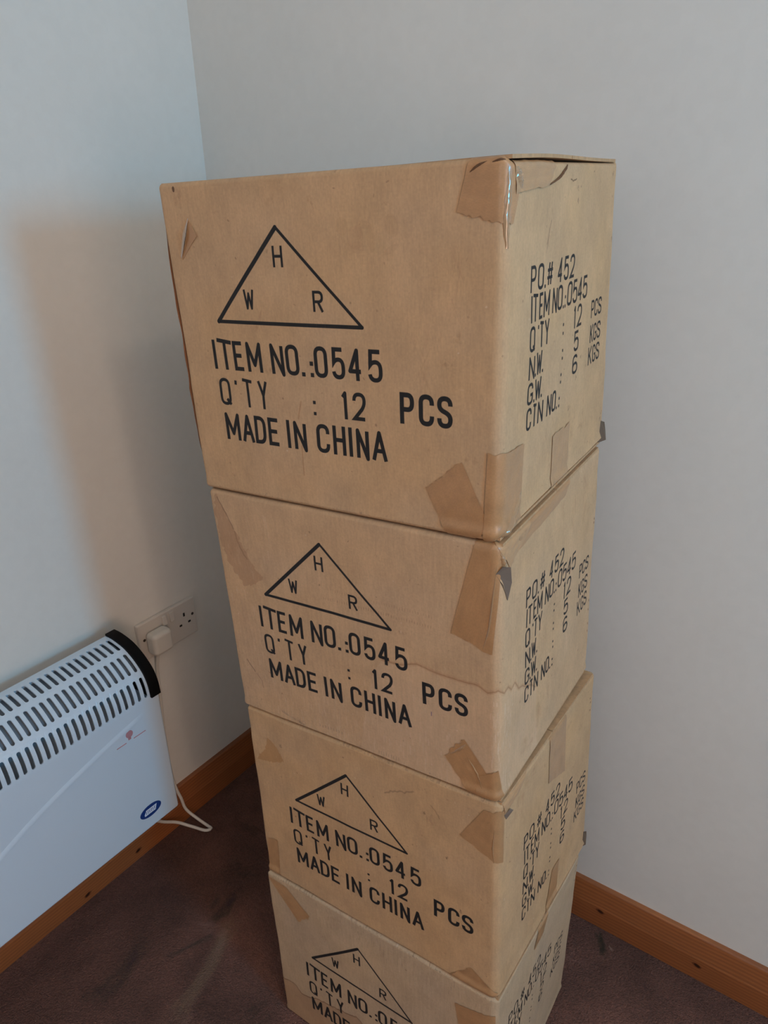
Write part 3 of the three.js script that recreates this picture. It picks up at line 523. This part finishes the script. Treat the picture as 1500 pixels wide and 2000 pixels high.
// ------------------------------------------------------------------ convector heater on the left wall
{
  const Z0 = 0.371, LEN = 0.62, YB = 0.172;
  const g = thing('convector_heater', 'white convector heater with slotted top grille and black end cap, beside the carton stack', 'heater', [0.0344, 0.0392, 0.3909]); g.scale.setScalar(0.97);          // hung 5 cm clear of the wall
  const paint = new THREE.MeshPhysicalMaterial({ color: new THREE.Color(0.65, 0.75, 0.84), roughness: 0.28, clearcoat: 0.6, clearcoatRoughness: 0.12 });  // white paint, with the bluish light on it tinted into the colour
  const black = new THREE.MeshPhysicalMaterial({ color: 0x050405, roughness: 0.6, specularIntensity: 0.35 });
  const grey = new THREE.MeshStandardMaterial({ color: 0x7c858e, roughness: 0.5, metalness: 0.2 });
  // outer profile from the foot of the front up and over to the back, as a smooth curve parametrised by length
  const curve = new THREE.CatmullRomCurve3([[0.125, 0.44], [0.125, 0.457], [0.1222, 0.482], [0.1155, 0.5], [0.1075, 0.511], [0.095, 0.5235], [0.08, 0.5345], [0.066, 0.5415], [0.047, 0.5465], [0.03, 0.549], [0.0145, 0.549]].map(p => new THREE.Vector3(p[0], p[1], 0)), false, 'centripetal');
  const CL = curve.getLength();
  const prof = (s, off = 0) => { const t = Math.min(1, Math.max(0, s / CL)), p = curve.getPointAt(t), d = curve.getTangentAt(t); return [p.x + d.y * off, p.y - d.x * off]; };
  const sOf = (fn) => { let lo = 0, hi = CL; for (let i = 0; i < 40; i++) { const m = (lo + hi) / 2; fn(prof(m)) ? hi = m : lo = m; } return lo; };
  const sY = y => sOf(p => p[1] > y), sX = x => sOf(p => p[0] < x);
  const rows = [[sY(0.4585), sY(0.4995)], [sY(0.5095), sX(0.0775)], [sX(0.067), sX(0.029)]];
  const zA = 0.0255, pitch = 0.0139, sw = 0.0068, n = Math.floor((LEN - 2 * zA) / pitch), zStart = 0.0205;
  // front panel: from the bottom edge to where the curve starts, folded back at the bottom and at the ends
  const edges = [];
  const front = gridGeo(24, 16, (a, b) => {
    const z = lerp(0.004, LEN - 0.004, a), y = lerp(YB + 0.004, 0.44, b);
    // course of the raised strip, up towards the end cap
    const cz = z + Z0, cy = cz > 0.6 ? lerp(0.38, 0.339, (cz - 0.6) / 0.108) : lerp(0.432, 0.381, (cz - 0.4) / 0.2);
    return new THREE.Vector3(0.125 + 0 * cy, y, z);
  }, undefined, true);
  // rolled edge round the panel
  const roll = (p0, p1, dirOut) => gridGeo(1, 8, (a, b) => { const th = b * Math.PI / 2, c = new THREE.Vector3().lerpVectors(p0, p1, a); return c.addScaledVector(dirOut, 0.004 * Math.sin(th)).add(new THREE.Vector3(-0.004 * (1 - Math.cos(th)), 0, 0)); });
  const V = (x, y, z) => new THREE.Vector3(x, y, z);
  edges.push(roll(V(0.125, YB + 0.004, 0.004), V(0.125, 0.44, 0.004), V(0, 0, -1)), roll(V(0.125, YB + 0.004, LEN - 0.004), V(0.125, 0.44, LEN - 0.004), V(0, 0, 1)), roll(V(0.125, YB + 0.004, 0.004), V(0.125, YB + 0.004, LEN - 0.004), V(0, -1, 0)));
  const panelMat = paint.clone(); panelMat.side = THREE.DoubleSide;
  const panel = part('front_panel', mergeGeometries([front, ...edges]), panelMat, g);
  // raised strip, shaped to catch light as a paler band on the panel
  const cpts = [[0.43, 0.405], [0.4145, 0.48], [0.399, 0.54], [0.382, 0.6], [0.363, 0.655], [0.34, 0.708], [0.295, 0.80]].map(p => V(0.1252, p[0], p[1] - Z0));
  const cc = new THREE.CatmullRomCurve3(cpts);
  part('raised_strip', gridGeo(6, 40, (a, b) => { const p = cc.getPoint(b), t = cc.getTangent(b), w = 0.011; return V(p.x - 0.0002 + 0.0019 * Math.sin(Math.PI * Math.min(1, (1 - a) * 0.62)) * (1 - sm(0.9, 1, b)) * sm(0, 0.08, b), p.y + t.z * w * (a - 0.5), p.z - t.y * w * (a - 0.5)); }), panelMat, panel, 'raised strip shaped to catch light');
  // grille: one cell per slot, ring of triangles between cell border and slot outline, plus the slot's inner wall
  const geos = [];
  const sg = (z, s, off = 0) => { const p = prof(s, off); return V(p[0], p[1], z); };
  const NR = 10, NE = 6;
  function cell(z0, z1, s0, s1, c0, c1) {
    const zc = (z0 + z1) / 2, w = sw / 2, A = [], B = [];
    for (let i = 0; i <= NR; i++) { const s = lerp(c0 + w, c1 - w, i / NR); A.push([zc + w, s]); B.push([z1, lerp(s0, s1, i / NR)]); }
    for (let i = 1; i < NE; i++) { const th = i / NE * Math.PI; A.push([zc + w * Math.cos(th), c1 - w + w * Math.sin(th)]); B.push([lerp(z1, z0, i / NE), s1]); }
    for (let i = 0; i <= NR; i++) { const s = lerp(c1 - w, c0 + w, i / NR); A.push([zc - w, s]); B.push([z0, lerp(s1, s0, i / NR)]); }
    for (let i = 1; i < NE; i++) { const th = Math.PI + i / NE * Math.PI; A.push([zc + w * Math.cos(th), c0 + w + w * Math.sin(th)]); B.push([lerp(z0, z1, i / NE), s0]); }
    const m = A.length, pos = [];
    const push = (...v) => v.forEach(p => pos.push(p.x, p.y, p.z));
    for (let i = 0; i < m; i++) { const j = (i + 1) % m; const a = sg(...A[i]), b = sg(...A[j]), c = sg(...B[i]), d = sg(...B[j]), a2 = sg(...A[i], -0.0022), b2 = sg(...A[j], -0.0022);
      push(a, b, c, b, d, c); push(a, a2, b, b, a2, b2); }
    const ge = new THREE.BufferGeometry(); ge.setAttribute('position', new THREE.Float32BufferAttribute(pos, 3)); ge.setAttribute('uv', new THREE.Float32BufferAttribute(new Float32Array(pos.length / 3 * 2), 2)); ge.computeVertexNormals(); geos.push(ge);
  }
  const band = (z0, z1, s0, s1, nn) => { const q = gridGeo(1, nn, (a, b) => sg(lerp(z0, z1, a), lerp(s0, s1, b)), undefined, true).toNonIndexed(); geos.push(q); };
  const bounds = [0, (rows[0][1] + rows[1][0]) / 2, (rows[1][1] + rows[2][0]) / 2, CL];
  bounds[0] = rows[0][0] - 0.006; const bTop = rows[2][1] + 0.006;
  for (let r = 0; r < 3; r++) for (let k = 0; k < n; k++) cell(zStart + k * pitch, zStart + (k + 1) * pitch, bounds[r], r === 2 ? bTop : bounds[r + 1], rows[r][0], rows[r][1]);
  const zE = zStart + n * pitch;
  band(0.002, zStart, 0, CL, 30); band(zE, LEN - 0.002, 0, CL, 30); band(zStart, zE, 0, bounds[0], 3); band(zStart, zE, bTop, CL, 4);
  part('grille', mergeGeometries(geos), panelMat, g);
  // back plate, underside and inner baffle
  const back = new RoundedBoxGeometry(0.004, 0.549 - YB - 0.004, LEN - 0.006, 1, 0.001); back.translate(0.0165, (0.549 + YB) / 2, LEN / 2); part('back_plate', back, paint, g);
  const baffle = gridGeo(2, 20, (a, b) => sg(lerp(0.006, LEN - 0.006, a), lerp(rows[1][0] - 0.004, CL - 0.004, b), -0.013)); const bm = grey.clone(); bm.side = THREE.DoubleSide; part('inner_baffle', baffle, bm, g);
  for (const z of [0.0, 1.0]) { // black plastic end caps: the profile, slightly proud, over a strip of the length
    const W = 0.0215, off = 0.003, zz0 = z ? LEN - W + 0.002 : -0.002, M = 44, s0 = sY(0.4545);
    const out = i => prof(lerp(s0, CL, i / M), off);
    const outer = gridGeo(1, M, (a, b) => { const p = out(b * M); return V(p[0], p[1], zz0 + a * W); }, undefined, true);
    const sh = new THREE.Shape(); for (let i = 0; i <= M; i++) { const p = out(i); i ? sh.lineTo(p[0], p[1]) : sh.moveTo(p[0], p[1]); } sh.lineTo(0.0145, 0.4545); sh.closePath();
    const body = new THREE.ExtrudeGeometry(sh, { depth: W - 0.002, bevelEnabled: true, bevelSize: 0.001, bevelThickness: 0.001, bevelSegments: 2 }); body.translate(0, 0, zz0 + 0.001);
    part('end_cap', body, black, g);
  }
  for (const z of [0, 1]) { // side cheeks below the caps
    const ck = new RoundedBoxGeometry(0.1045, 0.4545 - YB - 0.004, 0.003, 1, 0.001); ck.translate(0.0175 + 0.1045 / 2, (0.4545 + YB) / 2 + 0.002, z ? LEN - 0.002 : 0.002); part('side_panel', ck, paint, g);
  }
  for (const z of [0.1, LEN - 0.1]) { const b = new RoundedBoxGeometry(0.0495, 0.05, 0.04, 1, 0.002); b.translate(-0.0102, 0.44, z); part('wall_bracket', b, grey, g); }
  // printed marks: blue oval badge and a faint red emblem with a line under it
  const badgeTex = (() => { const [c, x] = canvasOf(512, 256); x.fillStyle = '#1d3c7c'; x.fillRect(0, 0, 512, 256); x.fillStyle = '#dfe6f2'; x.beginPath(); x.moveTo(96, 150); x.lineTo(150, 70); x.lineTo(410, 70); x.lineTo(366, 186); x.lineTo(104, 186); x.closePath(); x.fill(); x.fillStyle = '#2a4a8a'; for (const k of [0, 1, 2, 3, 4, 5]) { x.fillRect(140 + k * 40, 96, 12, 66); if (k % 2) x.fillRect(140 + k * 40, 96, 26, 12); } return texture(c); })();
  const ov = new THREE.CylinderGeometry(1, 1, 0.0008, 40); ov.rotateX(Math.PI / 2); ov.scale(0.0245, 0.0135, 1); ov.rotateY(Math.PI / 2); ov.translate(0.1254, 0.2135, 0.4345 - Z0);
  { const p = ov.attributes.position, u = ov.attributes.uv; for (let i = 0; i < p.count; i++) u.setXY(i, 0.5 - (p.getZ(i) - (0.4345 - Z0)) / 0.049, 0.5 + (p.getY(i) - 0.2135) / 0.027); }
  part('badge', ov, new THREE.MeshStandardMaterial({ map: badgeTex, roughness: 0.3 }), panel, 'blue oval badge');
  const red = new THREE.MeshStandardMaterial({ color: 0xc08a90, roughness: 0.4 });
  const em = []; const disc = new THREE.CylinderGeometry(0.0075, 0.0075, 0.0006, 24); disc.rotateZ(Math.PI / 2); disc.translate(0.1253, 0.4075, 0.4465 - Z0); em.push(disc);
  for (const [a, b] of [[0.413, 0.4395], [0.4555, 0.476]]) { const q = new THREE.BoxGeometry(0.0006, 0.0016, b - a); q.translate(0.1253, 0.3932, (a + b) / 2 - Z0); em.push(q); }
  const stem = new THREE.BoxGeometry(0.0006, 0.005, 0.006); stem.translate(0.1253, 0.3985, 0.4475 - Z0); em.push(stem);
  part('emblem', mergeGeometries(em.map(e => e.toNonIndexed())), red, panel, 'faint red emblem with a thin line');
}

// ------------------------------------------------------------------ double wall socket with plug and cable
{
  const zc = 0.24713, yc = 0.48662;
  const g = thing('wall_socket', 'white double wall socket with two rocker switches on the left wall above the heater cable', 'socket', [0, yc, zc]);
  const plastic = new THREE.MeshPhysicalMaterial({ color: 0xd8d0c6, roughness: 0.32 });
  const dark = new THREE.MeshStandardMaterial({ color: 0x120e0c, roughness: 0.8 });
  const plate = new RoundedBoxGeometry(0.010, 0.086, 0.146, 4, 0.003); plate.translate(0.005, 0, 0); const pm = part('face_plate', plate, plastic, g);
  for (const [y, z] of [[0.5115, 0.2555], [0.5115, 0.2365]]) { const s = new RoundedBoxGeometry(0.006, 0.022, 0.0105, 3, 0.0015); s.rotateZ(0.1); s.translate(0.0105, y - yc, z - zc); part('switch', s, plastic, g); }
  for (const [y, z, h, w] of [[0.5, 0.2055, 0.0085, 0.0045], [0.4785, 0.217, 0.0045, 0.0065], [0.4785, 0.194, 0.0045, 0.0065]]) { const s = new RoundedBoxGeometry(0.0012, h, w, 2, 0.0005); s.translate(0.0099, y - yc, z - zc); part('pin_hole', s, dark, pm); }
  for (const z of [0.308, 0.184]) { const s = new THREE.CylinderGeometry(0.0032, 0.0032, 0.0012, 16); s.rotateZ(Math.PI / 2); s.translate(0.0099, 0.492 - yc, z - zc); part('screw', s, new THREE.MeshStandardMaterial({ color: 0x4a423c, roughness: 0.5, metalness: 0.6 }), pm); }
  const c = thing('power_cable', 'pale mains cable with white plug, dropping from the socket and looping onto the carpet', 'cable', [0, 0, 0]);
  const pale = new THREE.MeshPhysicalMaterial({ color: 0xdcd6cc, roughness: 0.4 });
  const pl = new RoundedBoxGeometry(0.030, 0.049, 0.047, 5, 0.009); pl.translate(0.0255, 0.4835, 0.2835); part('plug', pl, pale, c);
  const gr = new THREE.CylinderGeometry(0.0042, 0.0035, 0.012, 14); gr.translate(0.019, 0.4545, 0.2885); part('cable_grip', gr, pale, c);
  const path = [[0.019, 0.452, 0.2888], [0.0125, 0.425, 0.2905], [0.0085, 0.37, 0.2925], [0.0085, 0.255, 0.3], [0.0095, 0.16, 0.302], [0.0155, 0.1, 0.3005], [0.0235, 0.075, 0.298], [0.03, 0.043, 0.2945], [0.055, 0.018, 0.284], [0.078, 0.0055, 0.2775], [0.0875, 0.0042, 0.2775], [0.084, 0.0046, 0.2875], [0.06, 0.014, 0.303], [0.035, 0.032, 0.325], [0.026, 0.052, 0.352], [0.034, 0.11, 0.40], [0.055, 0.18, 0.45], [0.07, 0.225, 0.47]].map(p => new THREE.Vector3(...p));
  part('cord', new THREE.TubeGeometry(new THREE.CatmullRomCurve3(path, false, 'centripetal'), 220, 0.0034, 12), pale, c);
}

renderer.render(scene, camera);
